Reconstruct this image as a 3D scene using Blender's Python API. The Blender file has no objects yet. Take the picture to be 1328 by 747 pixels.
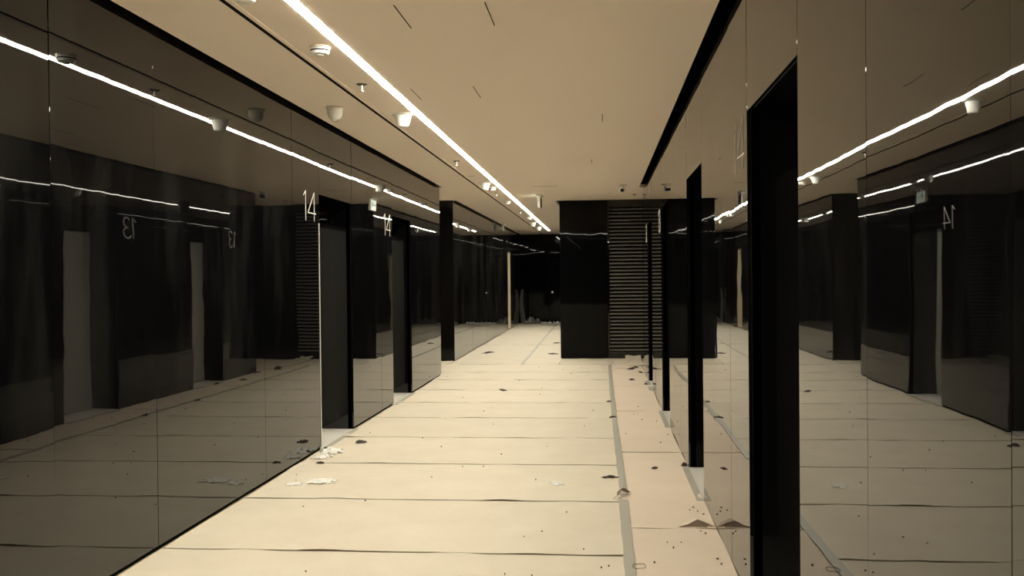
import bpy, bmesh, math, random
from mathutils import Vector, Matrix
random.seed(11)
S = bpy.context.scene
COL = S.collection
PI = math.pi

# ------------------------------------------------------------------ materials
def new_mat(name):
    m = bpy.data.materials.new(name); m.use_nodes = True
    nt = m.node_tree
    return m, nt, nt.nodes['Principled BSDF']

def plain(name, col, rough=.5, metal=0., ior=1.5, bump=None, spec=None):
    m, nt, b = new_mat(name)
    b.inputs['Base Color'].default_value = (*col, 1)
    b.inputs['Roughness'].default_value = rough
    b.inputs['Metallic'].default_value = metal
    b.inputs['IOR'].default_value = ior
    if spec is not None: b.inputs['Specular IOR Level'].default_value = spec
    if bump:
        sc, dist = bump
        tc = nt.nodes.new('ShaderNodeTexCoord')
        n = nt.nodes.new('ShaderNodeTexNoise'); n.inputs['Scale'].default_value = sc
        bp = nt.nodes.new('ShaderNodeBump'); bp.inputs['Distance'].default_value = dist
        bp.inputs['Strength'].default_value = 1
        nt.links.new(tc.outputs['Object'], n.inputs['Vector'])
        nt.links.new(n.outputs['Fac'], bp.inputs['Height'])
        nt.links.new(bp.outputs['Normal'], b.inputs['Normal'])
    return m

def glow(name, col, strength):
    m, nt, b = new_mat(name)
    b.inputs['Base Color'].default_value = (.8, .8, .8, 1)
    b.inputs['Emission Color'].default_value = (*col, 1)
    b.inputs['Emission Strength'].default_value = strength
    return m

def gloss_black(name, ior=1.52, d0=(.003, .003, .0035), d1=(.022, .021, .019), p0=.52, rough=.012):
    """polished black cladding: dark base, sharp dielectric reflection, gently wavy sheet"""
    m, nt, b = new_mat(name)
    b.inputs['Base Color'].default_value = (.004, .004, .0045, 1)
    b.inputs['Roughness'].default_value = rough
    b.inputs['IOR'].default_value = ior
    tc = nt.nodes.new('ShaderNodeTexCoord')
    oi = nt.nodes.new('ShaderNodeObjectInfo')
    add = nt.nodes.new('ShaderNodeVectorMath'); add.operation = 'ADD'
    mul = nt.nodes.new('ShaderNodeVectorMath'); mul.operation = 'SCALE'; mul.inputs['Scale'].default_value = 37.
    cmb = nt.nodes.new('ShaderNodeCombineXYZ')
    for k in 'XYZ': nt.links.new(oi.outputs['Random'], cmb.inputs[k])
    nt.links.new(cmb.outputs[0], mul.inputs[0])
    nt.links.new(tc.outputs['Object'], add.inputs[0]); nt.links.new(mul.outputs[0], add.inputs[1])
    n1 = nt.nodes.new('ShaderNodeTexNoise'); n1.inputs['Scale'].default_value = 1.1; n1.inputs['Detail'].default_value = 0
    n2 = nt.nodes.new('ShaderNodeTexNoise'); n2.inputs['Scale'].default_value = 5.; n2.inputs['Detail'].default_value = 1
    for n in (n1, n2): nt.links.new(add.outputs[0], n.inputs['Vector'])
    b1 = nt.nodes.new('ShaderNodeBump'); b1.inputs['Distance'].default_value = .0020; b1.inputs['Strength'].default_value = 1
    b2 = nt.nodes.new('ShaderNodeBump'); b2.inputs['Distance'].default_value = .00020; b2.inputs['Strength'].default_value = 1
    nt.links.new(n1.outputs['Fac'], b1.inputs['Height']); nt.links.new(n2.outputs['Fac'], b2.inputs['Height'])
    nt.links.new(b1.outputs['Normal'], b2.inputs['Normal'])
    nt.links.new(b2.outputs['Normal'], b.inputs['Normal'])
    # faint dust film that lifts the black a little in soft patches
    d = nt.nodes.new('ShaderNodeTexNoise'); d.inputs['Scale'].default_value = 1.6; d.inputs['Detail'].default_value = 6; d.inputs['Roughness'].default_value = .7
    mp = nt.nodes.new('ShaderNodeMapping'); mp.inputs['Scale'].default_value = (1, 1, .25)
    nt.links.new(add.outputs[0], mp.inputs['Vector']); nt.links.new(mp.outputs[0], d.inputs['Vector'])
    r = nt.nodes.new('ShaderNodeValToRGB')
    r.color_ramp.elements[0].position = p0; r.color_ramp.elements[0].color = (*d0, 1)
    r.color_ramp.elements[1].position = .80; r.color_ramp.elements[1].color = (*d1, 1)
    nt.links.new(d.outputs['Fac'], r.inputs['Fac']); nt.links.new(r.outputs[0], b.inputs['Base Color'])
    return m

def board_mat(name, a, c):
    """cream protective board: slight mottling and board-to-board difference"""
    m, nt, b = new_mat(name)
    b.inputs['Roughness'].default_value = .7
    b.inputs['Specular IOR Level'].default_value = .25
    tc = nt.nodes.new('ShaderNodeTexCoord')
    n = nt.nodes.new('ShaderNodeTexNoise'); n.inputs['Scale'].default_value = 2.2; n.inputs['Detail'].default_value = 8; n.inputs['Roughness'].default_value = .62
    r = nt.nodes.new('ShaderNodeValToRGB')
    r.color_ramp.elements[0].position = .3; r.color_ramp.elements[0].color = (*a, 1)
    r.color_ramp.elements[1].position = .7; r.color_ramp.elements[1].color = (*c, 1)
    nt.links.new(tc.outputs['Object'], n.inputs['Vector']); nt.links.new(n.outputs['Fac'], r.inputs['Fac'])
    oi = nt.nodes.new('ShaderNodeObjectInfo')
    mr = nt.nodes.new('ShaderNodeMapRange'); mr.inputs['To Min'].default_value = .96; mr.inputs['To Max'].default_value = 1.03
    nt.links.new(oi.outputs['Random'], mr.inputs['Value'])
    hs = nt.nodes.new('ShaderNodeHueSaturation')
    nt.links.new(mr.outputs[0], hs.inputs['Value']); nt.links.new(r.outputs[0], hs.inputs['Color'])
    # small scuffs
    v = nt.nodes.new('ShaderNodeTexNoise'); v.inputs['Scale'].default_value = 26; v.inputs['Detail'].default_value = 3
    rr = nt.nodes.new('ShaderNodeValToRGB')
    rr.color_ramp.elements[0].position = .70; rr.color_ramp.elements[0].color = (1, 1, 1, 1)
    rr.color_ramp.elements[1].position = .80; rr.color_ramp.elements[1].color = (.72, .66, .58, 1)
    nt.links.new(tc.outputs['Object'], v.inputs['Vector']); nt.links.new(v.outputs['Fac'], rr.inputs['Fac'])
    mx = nt.nodes.new('ShaderNodeMix'); mx.data_type = 'RGBA'; mx.blend_type = 'MULTIPLY'; mx.inputs['Factor'].default_value = 1
    nt.links.new(hs.outputs[0], mx.inputs['A']); nt.links.new(rr.outputs[0], mx.inputs['B'])
    nt.links.new(mx.outputs['Result'], b.inputs['Base Color'])
    return m

M = dict(
    black=gloss_black('polished_black'),
    endblack=gloss_black('dimmed_black', 1.20, d1=(.008, .0075, .007)),  # polished black again, reflection turned down to darken end faces and right jambs
    brown=gloss_black('brown_black', 1.3, (.007, .006, .006), (.016, .012, .011)),
    dusty=gloss_black('dusty_black', 1.5, (.005, .005, .005), (.050, .047, .042), .45),
    dark=plain('matt_black', (.006, .006, .006), .8, spec=.1),
    groove=plain('dark_recess', (.01, .008, .007), .9, spec=.05),
    board=board_mat('cream_board', (.765, .68, .545), (.835, .755, .62)),
    board_warm=board_mat('warm_board', (.82, .695, .558), (.88, .755, .622)),
    slabfloor=plain('brown_screed', (.43, .35, .26), .9, bump=(30, .002)),
    ceil=plain('ceiling_paint', (.95, .835, .71), .9, bump=(60, .0006), spec=.15),
    led=glow('led_diffuser', (1., .955, .80), 85),
    ledback=glow('led_strip', (1., .955, .80), 9),
    tape=plain('grey_tape', (.50, .48, .41), .45, bump=(40, .001)),
    steel=plain('brushed_steel', (.52, .51, .48), .42, .1, bump=(50, .0004)),
    alu=plain('pale_metal', (.80, .76, .68), .3, .5),
    sign=plain('pale_numeral', (.92, .88, .80), .35),
    faint=plain('dull_numeral', (.42, .36, .27), .4),
    white=plain('white_plastic', (.86, .84, .77), .4),
    offwhite=plain('offwhite_plastic', (.76, .73, .63), .4),
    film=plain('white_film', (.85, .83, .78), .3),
    lens=plain('black_lens', (.01, .01, .012), .08),
    louvre=plain('dark_metal_slat', (.28, .26, .22), .45, .3),
    paper=plain('white_paper', (.93, .91, .86), .75, bump=(40, .003)),
    scrap=plain('brown_scrap', (.07, .05, .035), .8),
    speck=plain('brown_dirt', (.15, .11, .07), .9),
    flap=plain('brown_curl_flap_shade', (.24, .175, .125), .85),  # brown of the tape curl, also painted shade under the torn flap
    jamb=plain('cream_plaster', (.80, .66, .46), .8, bump=(30, .002)),
    wood=plain('dark_brown_frame', (.06, .03, .018), .5),
    plastic=plain('grey_film', (.13, .125, .115), .35, bump=(9, .02)),
    exitface=glow('exit_face', (.88, 1., .78), 1.7),
    exitink=plain('exit_green', (.22, .42, .26), .5),
    chrome=plain('chrome', (.75, .72, .66), .2, .9),
    wire=plain('wire', (.10, .085, .06), .5),
    knob=glow('lit_button', (1., .92, .75), .45),
)

# ------------------------------------------------------------------ helpers
def tag(o, label=None, cat=None, group=None, kind=None):
    if label: o['label'] = label
    if cat: o['category'] = cat
    if group: o['group'] = group
    if kind: o['kind'] = kind
    return o

def empty(name, loc=(0, 0, 0), rz=0):
    o = bpy.data.objects.new(name, None); COL.objects.link(o)
    o.location = loc; o.rotation_euler = (0, 0, rz); o.empty_display_size = .1
    return o

def link(name, bm, mat, parent=None, loc=(0, 0, 0), smooth=False):
    bmesh.ops.recalc_face_normals(bm, faces=bm.faces[:])
    me = bpy.data.meshes.new(name); bm.to_mesh(me); bm.free()
    for mm in (mat if isinstance(mat, (list, tuple)) else [mat]): me.materials.append(mm)
    if smooth:
        for p in me.polygons: p.use_smooth = True
        me.set_sharp_from_angle(angle=.6)
    o = bpy.data.objects.new(name, me); COL.objects.link(o); o.location = loc
    if parent: o.parent = parent
    return o

def box(bm, x0, x1, y0, y1, z0, z1, bevel=0., mi=0):
    r = bmesh.ops.create_cube(bm, size=1)
    vs = r['verts']
    for v in vs:
        v.co = Vector(((x0+x1)/2+v.co.x*(x1-x0), (y0+y1)/2+v.co.y*(y1-y0), (z0+z1)/2+v.co.z*(z1-z0)))
    fs = set(f for v in vs for f in v.link_faces)
    for f in fs: f.material_index = mi
    if bevel:
        es = set(e for v in vs for e in v.link_edges)
        bmesh.ops.bevel(bm, geom=list(es), offset=bevel, segments=2, affect='EDGES', profile=.5)

def lathe(bm, prof, n=28, c=(0, 0, 0), mi=0):
    """revolve (r, z) pairs about the vertical through c"""
    rings = []
    for r, z in prof:
        if r < 1e-6: rings.append([bm.verts.new((c[0], c[1], c[2]+z))])
        else: rings.append([bm.verts.new((c[0]+r*math.cos(2*PI*k/n), c[1]+r*math.sin(2*PI*k/n), c[2]+z)) for k in range(n)])
    for a, b in zip(rings, rings[1:]):
        for k in range(n):
            k2 = (k+1) % n
            if len(a) == 1 and len(b) == 1: continue
            if len(a) == 1: f = bm.faces.new((a[0], b[k], b[k2]))
            elif len(b) == 1: f = bm.faces.new((a[k], a[k2], b[0]))
            else: f = bm.faces.new((a[k], a[k2], b[k2], b[k]))
            f.material_index = mi

def tube(bm, pts, r, n=8, closed=False):
    pts = [Vector(p) for p in pts]; rings = []
    N = len(pts)
    for i, p in enumerate(pts):
        a = pts[(i-1) % N] if (closed or i) else p
        b = pts[(i+1) % N] if (closed or i < N-1) else p
        t = (b-a).normalized()
        u = t.cross(Vector((0, 0, 1)))
        if u.length < 1e-4: u = Vector((1, 0, 0))
        u.normalize(); w = u.cross(t)
        rings.append([bm.verts.new(p+r*(math.cos(2*PI*k/n)*u+math.sin(2*PI*k/n)*w)) for k in range(n)])
    pr = list(zip(rings, rings[1:]))
    if closed: pr.append((rings[-1], rings[0]))
    for a, b in pr:
        for k in range(n): bm.faces.new((a[k], a[(k+1) % n], b[(k+1) % n], b[k]))
    if not closed:
        bm.faces.new(rings[0]); bm.faces.new(rings[-1])

def copy_tree(o, parent=None):
    c = o.copy(); COL.objects.link(c)
    if parent is not None:
        c.parent = parent; c.matrix_parent_inverse = o.matrix_parent_inverse
    for ch in list(o.children): copy_tree(ch, c)
    return c

# ------------------------------------------------------------------ measured frame (metres)
XL, XL2, XR = -2.549, -2.730, .693        # faces of left wall, far left wall, right wall
HC = 2.993                                # ceiling
DH = 2.322                                # head of the openings
PT = 3.27                                 # panels run up behind the ceiling edge
YB = -6.0                                 # back of what is built
LO = [(8.58, 9.74), (11.66, 12.83)]       # left lift openings
RO = [(3.47, 4.64), (6.69, 7.86), (9.95, 11.14), (13.20, 14.37)]
LEND, REND = 15.20, 15.78
IY, IX = 18.27, -.767                     # island front, its left corner
BY = 17.80                                # front of the far left block
FY = 32.35                                # far wall

# ------------------------------------------------------------------ camera
cam = bpy.data.cameras.new('camera'); co = bpy.data.objects.new('camera', cam); COL.objects.link(co)
r = [[0.9957453230, 0.0097432090, 0.0916314443], [-0.0087140852, 0.9998944621, -0.0116245162], [-0.0917350338, 0.0107765734, 0.9957251373]]
w = lambda v: Vector((v[0], v[2], -v[1]))
right, down, fwd = w(r[0]), w(r[1]), w(r[2])
mw = Matrix((right, -down, -fwd)).transposed().to_4x4(); mw.translation = (0, 0, 1.55)
co.matrix_world = mw
cam.sensor_fit = 'HORIZONTAL'; cam.sensor_width = 36; cam.lens = 1250/1328*36
cam.clip_start = .05; cam.clip_end = 200
S.camera = co

# ------------------------------------------------------------------ wall cladding
def panel(parent, axis, face, out, a0, a1, z0, z1, lean=None, yaw=None, t=.016, mat=None):
    """one cladding sheet. axis 'y': runs along the corridor on plane x=face; 'x': runs across on plane y=face.
    out = direction (+1/-1) from the visible face to the back."""
    g = .0013
    L = (a1-a0)/2-g; H = (z1-z0)/2-g
    bm = bmesh.new()
    lo, hi = (0, t) if out > 0 else (-t, 0)
    if axis == 'y': box(bm, lo, hi, -L, L, -H, H, .001)
    else: box(bm, -L, L, lo, hi, -H, H, .001)
    c = ((face, (a0+a1)/2, (z0+z1)/2) if axis == 'y' else ((a0+a1)/2, face, (z0+z1)/2))
    o = link('wall_panel', bm, mat or M['black'], parent, c)
    le = random.uniform(-.0011, .0011) if lean is None else lean
    ya = random.uniform(-.0009, .0009) if yaw is None else yaw
    o.rotation_euler = (0, le, ya) if axis == 'y' else (le, 0, ya)
    return o

def long_wall(name, face, out, ys, openings, lean={}, foot=.022):
    w_ = tag(empty(name, (face, 0, 0)), kind='structure'); w_.location = (0, 0, 0)
    ops = {round(a, 3): b for a, b in openings}
    ys = sorted(set([round(y, 3) for y in ys] + [round(v, 3) for o in openings for v in o]))
    bk = bmesh.new()
    b0, b1 = (face+.018*out, face+.06*out)
    for a, b in zip(ys, ys[1:]):
        z0 = DH if a in ops else foot
        panel(w_, 'y', face, out, a, b, z0, PT, lean.get(a))
        box(bk, min(b0, b1), max(b0, b1), a, b, z0+.01 if a in ops else 0, PT)
    link('backing', bk, M['dark'], w_)
    return w_

wl = long_wall('wall_left', XL, -1, [YB, -4, -2, 0, 2.3, 4.28, 5.33, 7.12, 7.82, 11.03, 13.9, LEND], LO, {2.3: -.0012, 4.28: .0016, 5.33: .0004})
panel(wl, 'x', LEND, -1, XL-3.2, XL-.018, .022, PT)
wr = long_wall('wall_right', XR, 1, [YB, -4, -2, 0, 1.705, 2.594, 5.28, 5.95, 8.6, 9.3, 11.8, 12.5, REND], RO, {}, .004)
panel(wr, 'x', REND, -1, XR+.018, XR+3.2, .022, PT)

# far left block: end face, long face with a doorway, closing side of the cross passage
wf = tag(empty('wall_left_far'), kind='structure')
panel(wf, 'x', BY, 1, XL2-3.2, XL2, .0, PT, lean=.006, mat=M['brown'])
DO = (28.3, 29.15)
ysf = [BY, 20.4, 23.0, 25.6, DO[0], DO[1], 30.6, FY]
bk = bmesh.new()
for a, b in zip(ysf, ysf[1:]):
    z0 = DH if a == DO[0] else .015
    panel(wf, 'y', XL2, -1, a+(.017 if a == BY else 0), b, z0, PT, mat=M['dusty'])
    box(bk, XL2-.07, XL2-.018, a+(.02 if a == BY else 0), b, z0, PT)
link('backing', bk, M['dark'], wf)
# the doorway in that block: pale reveal and dark leaf set back
dw = tag(empty('door_1', (XL2, DO[0], 0)), kind='structure')
bm = bmesh.new(); box(bm, -.42, -.004, DO[1]-DO[0]-.004, DO[1]-DO[0]+.03, 0, DH); link('reveal', bm, M['jamb'], dw)
bm = bmesh.new(); box(bm, -.42, -.02, -.03, 0, 0, DH); box(bm, -.42, -.02, 0, DO[1]-DO[0], DH, DH+.03); link('frame', bm, M['wood'], dw)
bm = bmesh.new(); box(bm, -.46, -.42, 0, DO[1]-DO[0], 0.005, DH-.005, .003); link('leaf', bm, M['dark'], dw)

# island: front with solid panel, louvre bay, left side
wc = tag(empty('wall_center'), kind='structure')
panel(wc, 'x', IY, 1, IX, .131, .012, PT, lean=.0075, yaw=.001, mat=M['endblack'])
panel(wc, 'x', IY, 1, .845, 2.5, .012, PT); panel(wc, 'x', IY, 1, 2.5, 4.2, .012, PT)
for a, b in ((IY+.02, 21), (21, 24), (24, 27), (27, 30), (30, FY)): panel(wc, 'y', IX, 1, a, b, .012, PT)
bm = bmesh.new(); box(bm, IX+.02, .125, IY+.02, IY+.06, 0, PT); box(bm, .85, 4.2, IY+.02, IY+.06, 0, PT); box(bm, .125, .85, IY+.10, IY+.14, 0, PT)
box(bm, IX+.02, IX+.06, IY+.06, FY, 0, PT); link('backing', bm, M['dark'], wc)
lv = tag(empty('louvre_grille', (.131, IY, 0)), 'tall black slatted louvre grille beside the right wall at the end of the lobby', 'grille')
bm = bmesh.new()
W = .845-.131
box(bm, 0.002, .03, .0, .09, .01, PT, .002); box(bm, W-.05, W-.002, .0, .09, .01, PT, .002)
box(bm, .03, W-.05, .0, .09, .01, .14, .002); box(bm, .03, W-.05, .0, .09, 2.86, PT, .002)
link('frame', bm, M['black'], lv)
bm = bmesh.new()
z = .165
while z < 2.85:
    vs = [bm.verts.new(p) for p in ((.03, .012, z-.010), (W-.05, .012, z-.010), (W-.05, .07, z+.016), (.03, .07, z+.016),
                                   (.03, .012, z-.003), (W-.05, .012, z-.003), (W-.05, .07, z+.022), (.03, .07, z+.022))]
    for q in ((0, 1, 2, 3), (4, 7, 6, 5), (0, 4, 5, 1), (1, 5, 6, 2), (2, 6, 7, 3), (3, 7, 4, 0)): bm.faces.new([vs[k] for k in q])
    z += .068
link('slats', bm, M['louvre'], lv)
# metal edge of the island under the ceiling gap
# far wall, passage ends, back wall
wb = tag(empty('wall_far'), kind='structure')
for a, b in ((XL2, -1.74), (-1.74, IX)): panel(wb, 'x', FY, 1, a+.02, b-.0, .035, PT, lean=.004, mat=M['endblack'])
bm = bmesh.new(); box(bm, XL2, IX, FY+.02, FY+.06, 0, PT); link('backing', bm, M['dark'], wb)
wx = tag(empty('wall_left_passage'), kind='structure')
panel(wx, 'y', XL-3.2, -1, LEND, BY, 0, PT)
wy = tag(empty('wall_right_passage'), kind='structure')
panel(wy, 'y', XR+3.2, 1, REND, IY, 0, PT)
wk = tag(empty('wall_back'), kind='structure')
panel(wk, 'x', YB, -1, XL, XR, 0, PT)

# ------------------------------------------------------------------ floor and ceiling
bm = bmesh.new(); box(bm, -6.2, 4.4, YB-.2, FY+.3, -.12, -.004)
tag(link('floor', bm, M['slabfloor']), kind='structure')

ce = tag(empty('ceiling'), kind='structure')
bm = bmesh.new()
SL0, SL1 = -1.947, -1.916           # air slot
L0, L1 = -1.610, -1.548               # light slot
LE = 29.8
T = .05
def c(x0, x1, y0, y1): box(bm, x0, x1, y0, y1, HC, HC+T)
c(-2.492, SL0, YB, LEND-.05); c(-5.7, SL0, LEND-.05, BY-.06); c(XL2+.06, SL0, BY-.06, FY-.06)
c(SL1, L0, YB, FY-.06); c(L0, L1, LE, FY-.06); c(L0, L1, YB, -1.6)
c(L1, IX-.06, YB, FY-.06); c(IX-.06, .633, YB, IY-.06); c(.633, 3.85, REND-.02, IY-.06)
link('soffit', bm, M['ceil'], ce)
bm = bmesh.new()
box(bm, SL0, SL1, YB, FY-.06, HC+.0015, HC+.06)
for x, y0, y1, wd in ((-1.075, 5.02, 5.5, .007), (-.592, 5.02, 5.5, .006), (-.945, 7.22, 7.69, .006), (-1.427, 7.24, 7.69, .005), (.027, 8.6, 9.04, .006), (-.10, 11.9, 12.3, .005)):
    box(bm, x-wd/2, x+wd/2, y0, y1, HC-.0006, HC+.002)
for x0, x1, y in ((-1.87, -1.77, 13.55), (-1.065, -.66, 15.27)): box(bm, x0, x1, y-.012, y+.012, HC-.0006, HC+.002)
link('slit', bm, M['groove'], ce)
bm = bmesh.new(); box(bm, -6.2, 4.4, YB-.2, FY+.3, 3.36, 3.42); link('plenum', bm, M['dark'], ce)
tr = bmesh.new(); box(tr, -1.905, -1.882, YB, FY-.08, HC-.004, HC+.002, .001)
tag(link('trim_1', tr, M['ceil']), kind='structure')

# ------------------------------------------------------------------ long ceiling light
lt = tag(empty('linear_ceiling_light', ((L0+L1)/2, 0, HC)), 'long white glowing line of light recessed in the ceiling', 'ceiling light')
bm = bmesh.new(); hw = (L1-L0)/2
y = -1.6; st = .75
while y < LE-.01:
    y2 = min(y+st, LE)
    vs = [bm.verts.new(p) for p in ((-hw+.002, y, -.002), (hw-.002, y, -.002), (hw-.002, y2, -.002), (-hw+.002, y2, -.002))]
    f = bm.faces.new(vs); y = y2
bmesh.ops.remove_doubles(bm, verts=bm.verts[:], dist=1e-4)
e = bmesh.ops.extrude_face_region(bm, geom=bm.faces[:])
for v in [g for g in e['geom'] if isinstance(g, bmesh.types.BMVert)]: v.co.z += .012
link('diffuser', bm, M['led'], lt)
bm = bmesh.new(); box(bm, -hw, hw, -1.6, LE, .014, .06); link('housing', bm, M['white'], lt)
bm = bmesh.new(); box(bm, -.012, .012, LE+.05, FY-.1, -.006, .0, .001); link('unlit_track', bm, M['alu'], lt)
# added unseen crosswise strip behind the viewpoint, makes the streaks mirrored in the end faces
xl = tag(empty('added_streak_light', (-1.0, -3.0, HC)), 'added unseen glowing strip running crosswise behind the viewpoint, for streaks mirrored on the black end walls', 'ceiling light')
bm = bmesh.new(); box(bm, -1.4, 1.55, -.045, .045, -.006, -.001, .001); link('diffuser', bm, M['led'], xl)

# ------------------------------------------------------------------ lift entrances
def lift(name, face, out, y0, y1, label, strip=False, sign=None):
    t = tag(empty(name, (face, (y0+y1)/2, 0)), label, 'elevator', 'elevator entrances')
    L = (y1-y0)/2; D = .34
    def bx(bm, d0, d1, a0, a1, z0, z1, bv=.0015):
        x0, x1 = sorted((d0*out, d1*out)); box(bm, x0, x1, a0, a1, z0, z1, bv)
    for s in (-1, 1):
        bm = bmesh.new(); a = sorted((s*(L+.0), s*(L+.03)))
        bx(bm, .019, D+.05, a[0], a[1], 0, DH); link('jamb', bm, M['black' if out < 0 else 'endblack'], t)
    bm = bmesh.new(); bx(bm, .019, D+.05, -L, L, DH, DH+.03)
    bx(bm, D-.04, D+.05, -L, L, 2.13, DH); link('header', bm, M['black'], t)
    for s in (-1, 1):
        bm = bmesh.new(); a = sorted((s*.002, s*L)); bx(bm, D, D+.03, a[0], a[1], .012, 2.13, .003)
        link('door_leaf', bm, M['steel'], t)
    bm = bmesh.new(); bx(bm, .0, D+.02, -L, L, -.002, .006, .001)
    link('sill', bm, M['film'], t)
    bm = bmesh.new(); bx(bm, -.05, .0, -L, L, .003, .007, .0005)
    s_ = link('edge_tape', bm, M['tape'], t); s_['label'] = 'grey tape along the threshold'
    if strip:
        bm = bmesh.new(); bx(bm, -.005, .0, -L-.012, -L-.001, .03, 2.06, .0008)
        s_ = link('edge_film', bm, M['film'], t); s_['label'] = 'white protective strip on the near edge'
    return t

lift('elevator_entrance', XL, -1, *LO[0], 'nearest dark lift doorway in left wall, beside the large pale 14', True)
lift('elevator_entrance', XL, -1, *LO[1], 'dark lift doorway in left wall beside the smaller farther pale 14')
od = ['tall black lift doorway nearest the viewer in the right wall', 'second lift doorway along the right wall from the viewer',
      'third lift doorway along the right wall from the viewer', 'narrow-looking farthest lift doorway in the right wall before the louvre grille']
for (a, b), l in zip(RO, od): lift('elevator_entrance', XR, 1, a, b, l)

# numerals: thin strokes standing 4 mm proud of the wall. u runs along reading direction, v is height
def stroke(bm, a, b, wd, face, out, uy):
    a, b = Vector(a), Vector(b); d = (b-a).normalized(); n = Vector((-d.y, d.x))*wd/2
    q = [a-n, b-n, b+n, a+n]
    P = [(face-.003*out, uy(p.x), p.y) for p in q] + [(face-.0002*out, uy(p.x), p.y) for p in q]
    vs = [bm.verts.new(p) for p in P]
    for f in ((0, 1, 2, 3), (7, 6, 5, 4), (0, 4, 5, 1), (1, 5, 6, 2), (2, 6, 7, 3), (3, 7, 4, 0)): bm.faces.new([vs[k] for k in f])

def digit(ch):
    if ch == '1': return [((.085, 0), (.085, .262)), ((.085, .258), (.02, .212))]
    if ch == '4': return [((.205, 0), (.205, .262)), ((.203, .26), (.02, .072)), ((.02, .072), (.26, .072))]
    pts = []
    for k in range(9): an = PI*.86-k*(PI*.86+PI/2)/8; pts.append((.095+.075*math.cos(an), .196+.062*math.sin(an)))
    pts.append((.075, .134)); lo = []
    for k in range(9): an = PI/2-k*(PI/2+PI*.86)/8; lo.append((.095+.085*math.cos(an), .067+.067*math.sin(an)))
    return list(zip(pts, pts[1:])) + list(zip(lo, lo[1:]))

def number(text, face, out, u0, zb, label, wd=.02, mat='sign'):
    """u0: y of the first digit's left side as read"""
    t = tag(empty('floor_number', (face, u0, zb)), label, 'number sign', 'floor numbers on the black panels')
    sgn = 1 if out < 0 else -1           # reading direction along y
    off = 0.
    for ch in text:
        bm = bmesh.new()
        for a, b in digit(ch): stroke(bm, a, b, wd, 0, out, lambda u, o=off: sgn*(u+o))
        link('digit', bm, M[mat], t)
        off += .13 if ch == '1' else .26
    return t
number('14', XL, -1, 8.10, 2.066, 'large pale number 14 on black panel just before the nearest left lift doorway', .009)
number('14', XL, -1, 11.20, 2.066, 'smaller-looking pale number 14 before the second lift doorway on the left', .009)
number('14', XR, 1, 5.10, 2.066, 'faint thin number 14 on right wall past the nearest lift doorway', .007, 'faint')
number('13', XR, 1, 11.62, 2.066, 'pale number edge-on past the third lift doorway on the right wall', .02)
number('13', XR, 1, 14.86, 2.066, 'pale number edge-on past the farthest lift doorway on the right wall', .02)

# ------------------------------------------------------------------ floor boards
def board(x0, x1, y0, y1, label, mat, group, curl=.006):
    nx = max(2, int((x1-x0)/.07)); ny = max(2, int((y1-y0)/.07))
    rnd = random.Random(int(y0*1000+x0*77))
    ph = [rnd.uniform(0, 6.28) for _ in range(8)]
    def hgt(u, v, x, y):
        e = 0
        for (d, p, q, s) in ((v*(y1-y0), 0, 1, x), ((1-v)*(y1-y0), 2, 3, x), (u*(x1-x0), 4, 5, y), ((1-u)*(x1-x0), 6, 7, y)):
            k = max(0, 1-d/.10)
            wv = max(0, math.sin(s*3.1+ph[p])*math.sin(s*7.7+ph[q])-.35)
            e += k*k*wv*curl*1.6
        return e+.0006*math.sin(x*2.3+ph[0])*math.sin(y*3.1+ph[1])+.0008
    bm = bmesh.new(); g = []
    for j in range(ny+1):
        row = []
        for i in range(nx+1):
            u, v = i/nx, j/ny; x = x0+u*(x1-x0); y = y0+v*(y1-y0)
            dx = .004*math.sin(y*4.3+ph[2]) if i in (0, nx) else 0
            dy = .004*math.sin(x*3.3+ph[3])+.003*math.sin(x*11+ph[4]) if j in (0, ny) else 0
            row.append(bm.verts.new((x+dx-(x0+x1)/2, y+dy-(y0+y1)/2, hgt(u, v, x, y)+.003)))
        g.append(row)
    fs = [bm.faces.new((g[j][i], g[j][i+1], g[j+1][i+1], g[j+1][i])) for j in range(ny) for i in range(nx)]
    e = bmesh.ops.extrude_face_region(bm, geom=fs)
    for v in [q for q in e['geom'] if isinstance(q, bmesh.types.BMVert)]: v.co.z -= .0035
    o = link('floor_board', bm, M[mat], None, ((x0+x1)/2, (y0+y1)/2, 0), True)
    return tag(o, label, 'floor board', group)

G1, G2 = 'cream boards laid across the lobby floor', 'cream boards along the right wall'
E1 = [4.03, 5.354, 6.633, 7.925, 9.25, 10.57, 11.86, 13.19, 14.49, 15.66, 17.07]
ordn = ['first', 'second', 'third', 'fourth', 'fifth', 'sixth', 'seventh', 'eighth', 'ninth', 'tenth', 'eleventh']
def gap(y): return .030 if y < 9 else .028
board(XL+.012, .16, YB+.02, 4.03-.01, 'cream floor board under the viewpoint, before the nearest crosswise seam', 'board', G1)
for k, (a, b) in enumerate(zip(E1, E1[1:])):
    x0 = XL+.012 if b < LEND+.4 else -5.6
    board(x0, .155, a+gap(a)/2, b-gap(b)/2, 'cream floor board left of the grey tape, %s crosswise strip from the front' % ordn[k], 'board', G1)
far = [17.07, 22.06, 27.2, FY-.05]
for k, (a, b) in enumerate(zip(far, far[1:])):
    nm = ['first', 'second', 'third'][k]
    x0 = XL2+.012
    board(x0, -1.435, a+.012, b-.012, 'cream floor board in the far corridor along its left wall, %s of three' % nm, 'board', G1)
    if k == 0:
        board(-1.425, IX+.01, a+.012, b-.012, 'cream floor board in the far corridor beside the black island, first of three', 'board', G1)
    else:
        board(-1.425, IX-.002, a+.012, b-.012, 'cream floor board in the far corridor beside the black island, %s of three' % nm, 'board', G1)
E2 = [3.35, 5.948, 8.527, 11.138, 13.729, 16.33]
board(.16, XR-.01, YB+.02, 3.35-.01, 'cream floor board along the right wall under the viewpoint', 'board_warm', G2)
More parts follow.
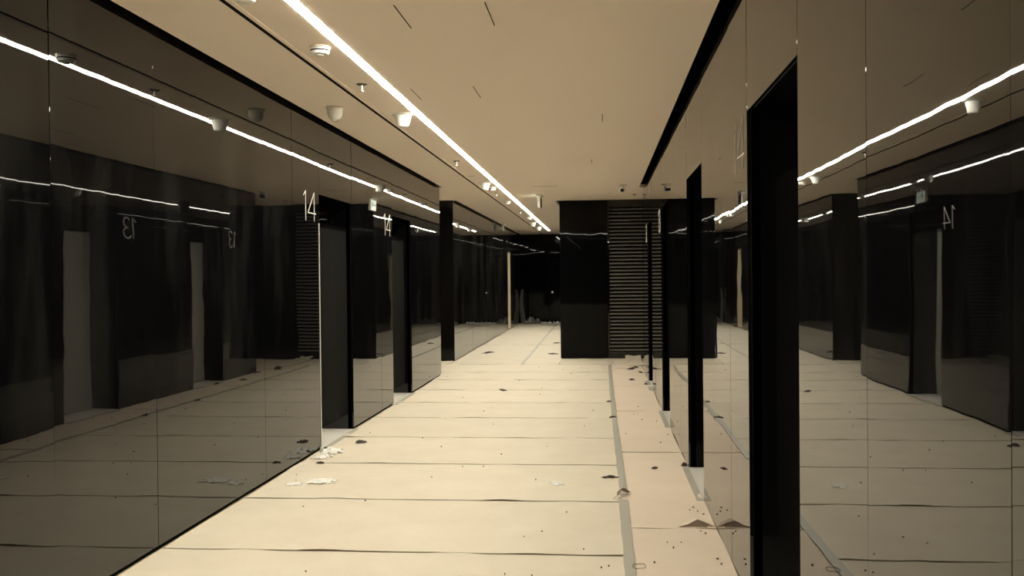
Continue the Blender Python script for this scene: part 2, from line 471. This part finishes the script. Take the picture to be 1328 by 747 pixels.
for k, (a, b) in enumerate(zip(E2, E2[1:])):
    board(.158, XR-.003, a+.013, b-.013, 'narrow cream floor board between grey tape and right wall, %s from the front' % ordn[k], 'board_warm', G2)
board(IX+.02, .69, 17.082, IY+.01, 'cream floor board at the foot of the black island', 'board', G1)
board(.158, .69, 16.342, 17.06, 'short cream floor board in front of the louvre grille', 'board_warm', G2)
board(.70, 3.8, REND+.02, IY-.01, 'cream floor board in the passage past the end of the right wall', 'board_warm', G2)
board(-5.6, XL2-.01, 17.082, BY-.002, 'cream floor board in the passage before the far left block', 'board', G1)

def tape_strip(pts, wd, label):
    bm = bmesh.new(); prev = None; rnd = random.Random(5)
    P = []
    for (x0, y0), (x1, y1) in zip(pts, pts[1:]):
        n = max(1, int((y1-y0)/.12))
        P += [(x0+(x1-x0)*k/n, y0+(y1-y0)*k/n) for k in range(n)]
    P.append(pts[-1]); lo = []
    for x, y in P:
        a = bm.verts.new((x-wd/2+rnd.uniform(-.003, .003), y, .0098)); b = bm.verts.new((x+wd/2+rnd.uniform(-.003, .003), y, .0098))
        if prev: bm.faces.new((prev[0], prev[1], b, a))
        prev = (a, b)
    e = bmesh.ops.extrude_face_region(bm, geom=bm.faces[:])
    for v in [q for q in e['geom'] if isinstance(q, bmesh.types.BMVert)]: v.co.z -= .003
    return tag(link('floor_tape', bm, M['tape']), label, 'tape')
tape_strip([(.142, 4.2), (.142, 5.7), (.140, 6.70)], .060, 'grey tape strip on the floor boards in front of the torn curl')
tape_strip([(.150, 6.84), (.142, 8.5), (.137, 10.2), (.134, 13.8), (.146, 16.9)], .056, 'long grey tape strip on the floor running away past the torn curl')
tape_strip([(-1.40, 17.2), (-1.47, 30.0), (-1.48, 31.9)], .045, 'grey tape strip on the floor of the far corridor')

# ------------------------------------------------------------------ ceiling devices
def mk_detector():
    t = empty('smoke_detector', (0, 0, HC))
    bm = bmesh.new(); lathe(bm, [(0, 0), (.066, 0), (.066, -.008), (.062, -.012), (0, -.012)]); link('base', bm, M['offwhite'], t, smooth=False)
    bm = bmesh.new(); lathe(bm, [(.061, -.012), (.060, -.028), (.050, -.046), (.030, -.050), (0, -.050)]); link('head', bm, M['white'], t, smooth=True)
    bm = bmesh.new(); lathe(bm, [(.0, -.0500), (.022, -.0505), (.024, -.056), (.016, -.059), (0, -.059)]); link('sensor', bm, M['offwhite'], t, smooth=True)
    bm = bmesh.new(); lathe(bm, [(.0600, -.030), (.0606, -.028), (.0606, -.024), (.0600, -.022)])
    link('vent_band', bm, M['groove'], t)
    return t
def mk_sprinkler():
    t = empty('ceiling_sprinkler', (0, 0, HC))
    bm = bmesh.new(); lathe(bm, [(0, .003), (.040, .003), (.040, -.003), (.024, -.009), (0, -.009)]); link('escutcheon', bm, M['scrap'], t, smooth=True)
    bm = bmesh.new(); lathe(bm, [(.009, -.008), (.009, -.026), (.012, -.028), (.012, -.033), (.005, -.036), (.004, -.054), (0, -.054)], 14); link('body', bm, M['white'], t, smooth=True)
    bm = bmesh.new(); lathe(bm, [(0, -.052), (.015, -.053), (.015, -.056), (0, -.058)], 16); link('deflector', bm, M['chrome'], t)
    return t
def mk_cone():
    t = empty('ceiling_speaker', (0, 0, HC))
    bm = bmesh.new(); lathe(bm, [(0, 0), (.098, 0), (.098, -.005), (.080, -.012), (0, -.012)]); link('flange', bm, M['white'], t, smooth=True)
    bm = bmesh.new(); lathe(bm, [(.074, -.010), (.066, -.045), (.052, -.098), (.046, -.108), (.030, -.110), (0, -.110)]); link('housing', bm, M['white'], t, smooth=True)
    bm = bmesh.new(); lathe(bm, [(0, -.1095), (.036, -.1098), (.033, -.114), (0, -.115)]); link('face_disc', bm, M['offwhite'], t, smooth=True)
    return t
def put(o, first, x, y, label, cat, group):
    o2 = o if first else copy_tree(o)
    o2.location = (x, y, HC); tag(o2, label, cat, group); return o2

d = mk_detector()
for k, (x, y, l) in enumerate([(-1.721, 5.86, 'round white smoke detector on ceiling, the nearest one, left of the light line'),
        (-1.715, 15.3, 'small white smoke detector on ceiling just past the second cone speaker'),
        (-1.742, 18.13, 'small white smoke detector on ceiling near the front of the black island'),
        (-1.70, 23.1, 'tiny white smoke detector on ceiling near the far end of the light line')]):
    put(d, k == 0, x, y, l, 'smoke detector', 'smoke detectors along the light line')
s = mk_sprinkler()
for k, (x, y, l) in enumerate([(-1.749, 7.02, 'small sprinkler head on ceiling between nearest smoke detector and first cone speaker'),
        (-1.759, 11.79, 'small sprinkler head on ceiling midway between the two nearer cone speakers'),
        (-1.756, 16.36, 'small sprinkler head on ceiling just past the second smoke detector'),
        (-1.727, 20.94, 'tiny sprinkler head on ceiling in the far corridor by the light line'),
        (.600, 17.1, 'small sprinkler head on ceiling in front of the louvre grille')]):
    put(s, k == 0, x, y, l, 'sprinkler', 'sprinkler heads on the ceiling')
cn = mk_cone()
for k, (x, y, l) in enumerate([(-1.718, 8.36, 'white cone-shaped ceiling speaker against the light line, largest of the full cones'),
        (-1.69, 4.50, 'white cone device on ceiling cut off by the top edge of the view'),
        (-1.735, 14.54, 'white cone-shaped ceiling speaker far down the light line'),
        (-1.75, 25.1, 'tiny white cone-shaped ceiling speaker near the end of the light line'),
        (-1.738, 27.4, 'tiny white cone-shaped ceiling speaker, last before the light line ends')]):
    put(cn, k == 0, x, y, l, 'speaker', 'cone speakers along the light line')
t = tag(empty('dome_camera', (-2.208, 7.93, HC)), 'white dome camera on ceiling above the left wall near the pale 14', 'camera')
bm = bmesh.new(); lathe(bm, [(0, 0), (.076, 0), (.076, -.012), (.070, -.018), (0, -.018)]); link('mount_ring', bm, M['offwhite'], t, smooth=True)
bm = bmesh.new(); lathe(bm, [(.066, -.016), (.062, -.060), (.054, -.082), (.040, -.098), (.022, -.107), (0, -.110)]); link('dome', bm, M['offwhite'], t, smooth=True)
bm = bmesh.new(); lathe(bm, [(.0, -.108), (.016, -.108), (.014, -.113), (0, -.115)], 14, (-.012, 0, 0)); link('sensor', bm, M['white'], t, smooth=True)

t = tag(empty('security_camera', (.362, 15.25, HC)), 'small white security camera with dark lens under ceiling before the island', 'camera')
bm = bmesh.new(); lathe(bm, [(0, 0), (.062, 0), (.058, -.022), (0, -.024)]); link('mount_ring', bm, M['offwhite'], t, smooth=True)
bm = bmesh.new(); tube(bm, [(0, 0, -.018), (0, 0, -.05), (-.008, -.02, -.075)], .014); link('arm', bm, M['offwhite'], t, smooth=True)
bm = bmesh.new(); bmesh.ops.create_uvsphere(bm, u_segments=20, v_segments=12, radius=.048)
for v in bm.verts: v.co += Vector((-.012, -.03, -.085))
link('ball_housing', bm, M['white'], t, smooth=True)
bm = bmesh.new(); bmesh.ops.create_uvsphere(bm, u_segments=16, v_segments=10, radius=.030)
for v in bm.verts: v.co += Vector((-.016, -.058, -.092))
link('lens', bm, M['lens'], t, smooth=True)

def exit_sign(x, y, ln, hh, label, lit=True):
    t = tag(empty('exit_sign', (x, y, HC)), label, 'sign', 'hanging signs')
    bm = bmesh.new(); box(bm, -.052, .052, -ln*.4, ln*.4, -.03, 0, .003); link('ceiling_mount', bm, M['offwhite'], t)
    bm = bmesh.new(); box(bm, -.02, .02, -ln/2, ln/2, -.03-hh, -.028, .004); link('housing', bm, M['white'], t)
    for s_, nm, mm in ((-1, 'lit_face' if lit else 'face', 'exitface' if lit else 'offwhite'), (1, 'dark_face', 'scrap')):
        bm = bmesh.new(); a = sorted((s_*.0202, s_*.0222)); box(bm, a[0], a[1], -ln/2+.015, ln/2-.015, -.018-hh, -.045)
        link(nm, bm, M[mm], t)
    if lit:
        bm = bmesh.new(); a = (-.0234, -.0224); zc = -.03-hh/2
        box(bm, *a, -.15, -.07, zc-.04, zc+.04); box(bm, *a, -.02, .10, zc-.010, zc+.010)
        vs = [bm.verts.new((xx, yy, zc+zz)) for xx in a for yy, zz in ((.15, 0), (.10, -.035), (.10, .035))]
        for f in ((0, 1, 2), (3, 5, 4), (0, 3, 4, 1), (1, 4, 5, 2), (2, 5, 3, 0)): bm.faces.new([vs[k] for k in f])
        link('symbol', bm, M['exitink'], t)
    return t
exit_sign(-1.054, 16.95, .46, .20, 'thin white exit sign hanging edge-on from ceiling left of the black island')
exit_sign(-2.60, 25.9, .36, .14, 'tiny white sign hanging edge-on close to the far left wall', False)

# ------------------------------------------------------------------ litter
def crumple(name, x, y, sx, sy, h, label, cat, mat, seed, group=None, rz=0):
    rnd = random.Random(seed); n = 9; bm = bmesh.new(); g = []
    for j in range(n):
        row = []
        for i in range(n):
            u, v = i/(n-1)-.5, j/(n-1)-.5
            rr = 1-min(1, (u*u+v*v)*2.6)
            k = 1+rnd.uniform(-.16, .16)
            row.append(bm.verts.new((u*sx*k, v*sy*k, .006+max(0, rr*h*rnd.uniform(.15, 1)+h*.06*rnd.random()))))
        g.append(row)
    fs = []
    for j in range(n-1):
        for i in range(n-1):
            if (i in (0, n-2) and j in (0, n-2)) or (rnd.random() < .12 and (i in (0, n-2) or j in (0, n-2))): continue
            fs.append(bm.faces.new((g[j][i], g[j][i+1], g[j+1][i+1], g[j+1][i])))
    for v in [v for v in bm.verts if not v.link_faces]: bm.verts.remove(v)
    e = bmesh.ops.extrude_face_region(bm, geom=fs)
    for v in [q for q in e['geom'] if isinstance(q, bmesh.types.BMVert)]: v.co.z = max(.0052, v.co.z-.003)
    o = link(name, bm, M[mat], None, (x, y, 0)); o.rotation_euler = (0, 0, rz)
    return tag(o, label, cat, group)
GP = 'white paper scraps on the floor'
crumple('paper_scrap', -2.42, 8.44, .20, .24, .045, 'crumpled white paper on the floor beside the nearest left lift doorway, rear piece', 'paper', 'paper', 1, GP, .3)
crumple('paper_scrap', -2.42, 8.17, .15, .17, .035, 'crumpled white paper on the floor beside the nearest left lift doorway, front piece', 'paper', 'paper', 2, GP, -.2)
crumple('paper_scrap', -2.13, 7.17, .21, .17, .030, 'flattened white paper scrap on the floor in front of the left wall', 'paper', 'paper', 3, GP, .1)
crumple('paper_scrap', -2.32, 7.08, .12, .09, .018, 'small white paper shred left of the flattened scrap by the left wall', 'paper', 'paper', 4, GP, .5)
crumple('paper_scrap', -.34, 7.20, .085, .15, .014, 'small white paper shred alone on the middle of the floor', 'paper', 'paper', 5, GP, .5)
crumple('paper_scrap', -.53, 4.74, .20, .12, .030, 'white paper scrap at the bottom edge of the view', 'paper', 'paper', 6, GP, .3)
GD = 'dark scraps on the floor'
dark = [(-2.27, 8.93, .13, .14, .028, 'dark brown scrap behind the crumpled white paper by the left lift'),
    (-2.525, 8.62, .04, .09, .012, 'dark sliver against the foot of the left wall at the nearest left lift'),
    (-2.36, 7.90, .08, .06, .02, 'dark chip at the left wall foot in front of the crumpled white paper'),
    (.419, 7.81, .055, .10, .014, 'dark chip on the warm boards between grey tape and second right doorway'),
    (.06, 7.43, .16, .05, .020, 'dark curled sliver lying across the grey tape'),
    (-1.35, 13.15, .10, .25, .02, 'dark streak-like scrap in the middle of the far floor'),
    (.50, 16.2, .13, .30, .03, 'dark lump on the floor in front of the louvre grille, larger one'),
    (.58, 16.45, .07, .20, .03, 'dark lump on the floor in front of the louvre grille, smaller one behind'),
    (.63, 15.6, .07, .22, .02, 'dark scrap beside the farthest right lift doorway'),
    (.45, 14.5, .10, .20, .02, 'dark scrap on the floor left of the farthest right doorway'),
    (.63, 13.9, .05, .16, .025, 'dark chip near the foot of the farthest right doorway'),
    (-2.32, 19.7, .13, .50, .03, 'dark lump on the far corridor floor'),
    (-1.04, 22.6, .16, .30, .02, 'dark scrap on the far corridor floor beside the island, farther one'),
    (-.97, 19.4, .22, .30, .02, 'dark scrap on the far corridor floor beside the island, nearer one'),
    (.12, 10.62, .09, .14, .02, 'dark crumb at the edge of the grey tape midway down the lobby'),
    (.09, 11.95, .07, .12, .02, 'dark crumb at the grey tape beyond the midway one'),
    (.665, 7.93, .06, .10, .03, 'dark chip at the near foot of the second right doorway jamb')]
for k, (x, y, sx, sy, h, l) in enumerate(dark): crumple('dark_scrap', x, y, sx*.8, sy*.8, h, l, 'debris', 'scrap', 30+k, GD, random.uniform(-.4, .4))

# specks nobody would count
bm = bmesh.new(); rnd = random.Random(3)
sp = [(.45, 5.63), (.37, 5.63), (-1.47, 8.73), (-.50, 8.77), (-1.14, 7.81), (-.18, 10.0), (-.81, 12.68), (.43, 11.5), (.43, 10.45), (.58, 10.34),
      (-.11, 5.46), (-.01, 5.12), (.03, 5.15), (.40, 5.52), (-2.41, 7.42), (-2.35, 7.22), (-2.5, 8.09), (-1.79, 12.34), (-1.14, 10.08), (-1.73, 9.19),
      (-2.32, 9.49), (-1.32, 7.38), (-.97, 7.82), (.62, 6.39), (.65, 6.31), (.59, 5.89), (.61, 5.84), (.63, 5.22), (.62, 5.32), (.60, 6.5), (.57, 6.42), (.60, 6.2)]
sp += [(rnd.uniform(-2.45, .65), 4.6+rnd.random()**1.3*13) for _ in range(34)]
for x, y in sp:
    if .44 < x < .71 and 5.9 < y < 6.3: continue
    s_ = rnd.uniform(.003, .0075); n = 5; a0 = rnd.random()*6
    top = [bm.verts.new((x+s_*math.cos(a0+2*PI*k/n)*rnd.uniform(.5, 1.2), y+1.4*s_*math.sin(a0+2*PI*k/n)*rnd.uniform(.5, 1.3), .009+rnd.random()*.004)) for k in range(n)]
    bot = [bm.verts.new((v.co.x, v.co.y, .0045)) for v in top]
    bm.faces.new(top); bm.faces.new(bot[::-1])
    for k in range(n): bm.faces.new((bot[k], bot[(k+1) % n], top[(k+1) % n], top[k]))
tag(link('dirt_specks', bm, M['speck']), 'scattered tiny dark specks of dirt over the floor boards', 'dirt', None, 'stuff')

# lifted flap at the right-hand seam: a tented triangle of board
bm = bmesh.new()
P = [(-.125, .0, .006), (-.062, .012, .020), (-.005, .02, .047), (.045, .02, .030), (.105, .0, .010), (.07, .10, .010), (.0, .22, .008), (-.07, .11, .010)]
vs = [bm.verts.new(p) for p in P]
fs = [bm.faces.new([vs[k] for k in f]) for f in ((0, 1, 7), (1, 2, 7), (2, 6, 7), (2, 3, 5), (2, 5, 6), (3, 4, 5))]
e = bmesh.ops.extrude_face_region(bm, geom=fs)
for v in [q for q in e['geom'] if isinstance(q, bmesh.types.BMVert)]: v.co.z -= .004
# front face coloured brown as the shaded hollow under the tent
T_ = [(-.125, -.004, .004), (-.062, .0, .018), (-.005, .006, .044), (.045, .006, .027), (.06, -.01, .006)]
tv = [bm.verts.new(p) for p in T_]; f = bm.faces.new(tv)
for q in bm.faces: q.material_index = 0
f.material_index = 1
tag(link('torn_flap', bm, [M['board_warm'], M['flap']], None, (.585, 5.99, 0)), 'torn corner of floor board standing up by the right wall, shaded underside coloured brown', 'torn flap')

# torn curl of tape
bm = bmesh.new(); prev = None
for k in range(13):
    q = k/12
    x = -.06+.115*q+.01*math.sin(q*9); y = .0+.20*q; z = .010+.030*math.sin(q*PI*.9)**2+.006*math.sin(q*13)
    wd = .004+.012*math.sin(q*PI)
    a = bm.verts.new((x-wd, y, z)); b = bm.verts.new((x+wd*.6, y+wd*.5, z+wd*.9))
    if prev: bm.faces.new((prev[0], prev[1], b, a))
    prev = (a, b)
e = bmesh.ops.extrude_face_region(bm, geom=bm.faces[:])
for v in [q for q in e['geom'] if isinstance(q, bmesh.types.BMVert)]: v.co.z -= .002
o = tag(link('tape_curl', bm, M['flap'], None, (.135, 6.70, 0), True), 'dark torn curl of tape lifting from the grey strip on the floor', 'torn tape')
# loose ring
bm = bmesh.new(); tube(bm, [(.034*math.cos(2*PI*k/24), .046*math.sin(2*PI*k/24)*(1+.12*math.sin(4*PI*k/24)), .012+.002*math.sin(6*PI*k/24)) for k in range(24)], .0018, 6, True)
tag(link('wire_ring', bm, M['wire'], None, (.190, 5.14, 0), True), 'thin loose wire ring on the floor right of the grey tape', 'ring')

# bent clear sheet leaning at the foot of the louvre
bm = bmesh.new(); g = []
for j in range(9):
    q = j/8; row = []
    for i in range(9):
        u = i/8; x = .44+u*.30-.03*q*(u-.5); y = IY-.05-1.5*q**1.3+.03*math.sin(u*7+j); z = .012+.055*(1-q)**2.2+.006*math.sin(u*9+j*1.7)
        row.append(bm.verts.new((x, y, max(.012, z))))
    g.append(row)
fs = [bm.faces.new((g[j][i], g[j][i+1], g[j+1][i+1], g[j+1][i])) for j in range(8) for i in range(8)]
e = bmesh.ops.extrude_face_region(bm, geom=fs)
for v in [q for q in e['geom'] if isinstance(q, bmesh.types.BMVert)]: v.co.z -= .005
tag(link('plastic_sheet', bm, M['board']), 'bent cream sheet leaning at the foot of the louvre grille', 'sheet')

# white strips for the light gap under the far wall, grey film hanging there
for k, (x, wx_, h, l) in enumerate([(-2.02, .75, .05, 'ragged white strip standing in for the light gap under the far wall, left piece'), (-1.25, .70, .07, 'ragged white strip standing in for the light gap under the far wall, right piece')]):
    bm = bmesh.new(); rnd = random.Random(k); n = 22; a = []; b = []
    for i in range(n+1):
        xx = -wx_/2+wx_*i/n; a.append(bm.verts.new((xx, -.10+.02*rnd.random(), .010))); b.append(bm.verts.new((xx, -.03+.01*rnd.random(), .02+h*rnd.random())))
    fs = [bm.faces.new((a[i], a[i+1], b[i+1], b[i])) for i in range(n)]
    e = bmesh.ops.extrude_face_region(bm, geom=fs)
    for v in [q for q in e['geom'] if isinstance(q, bmesh.types.BMVert)]: v.co.y += .012
    tag(link('light_gap_strip', bm, M['paper'], None, (x, FY, 0)), l, 'paper', 'light gap strips at the far wall')
def hanging_film(x, wd, z0, z1, label, seed):
    bm = bmesh.new(); rnd = random.Random(seed); n, m_ = 8, 20; g = []
    for j in range(m_+1):
        zz = z0+(z1-z0)*j/m_; row = []
        for i in range(n+1):
            u = i/n-.5
            row.append(bm.verts.new((u*wd*(1-.45*j/m_)+.03*math.sin(zz*4+seed), -.03-.018*math.sin(u*18+zz*2.1+seed)-.008*rnd.random(), zz)))
        g.append(row)
    fs = [bm.faces.new((g[j][i], g[j][i+1], g[j+1][i+1], g[j+1][i])) for j in range(m_) for i in range(n)]
    e = bmesh.ops.extrude_face_region(bm, geom=fs)
    for v in [q for q in e['geom'] if isinstance(q, bmesh.types.BMVert)]: v.co.y += .003
    return tag(link('plastic_film', bm, M['plastic'], None, (x, FY-.02, 0), True), label, 'plastic film')
hanging_film(-2.63, .16, .02, 1.15, 'grey plastic film hanging in the left corner of the far wall', 2)
crumple('plastic_heap', -2.28, FY-.28, .62, .34, .26, 'low dark heap of plastic at the foot of the far wall', 'plastic heap', 'plastic', 71)
# small round lock / button on the far wall
t = tag(empty('wall_button', (-1.62, FY-.014, 1.05)), 'small bright round button on the dark far wall', 'button')
for nm, rr, d0, d1, mm in (('plate', .055, 0, .010, 'wood'), ('lit_cap', .020, .0095, .022, 'knob')):
    bm = bmesh.new(); lathe(bm, [(0, 0), (rr, 0), (rr, d1-d0), (0, d1-d0)], 20)
    for v in bm.verts: v.co = Vector((v.co.x, -v.co.z-d0, v.co.y))
    link(nm, bm, M[mm], t)

# ------------------------------------------------------------------ world and output
wd = bpy.data.worlds.new('world'); S.world = wd; wd.use_nodes = True
bg = wd.node_tree.nodes['Background']; bg.inputs[0].default_value = (.02, .017, .013, 1); bg.inputs[1].default_value = .05
S.view_settings.view_transform = 'Standard'; S.view_settings.look = 'None'
S.view_settings.gamma = 1; S.view_settings.exposure = 0; S.view_settings.use_curve_mapping = False
cy = S.cycles
cy.max_bounces = 20; cy.glossy_bounces = 16; cy.diffuse_bounces = 10
cy.use_denoising = True; cy.use_light_tree = True
cy.sample_clamp_indirect = 12
cy.caustics_reflective = True
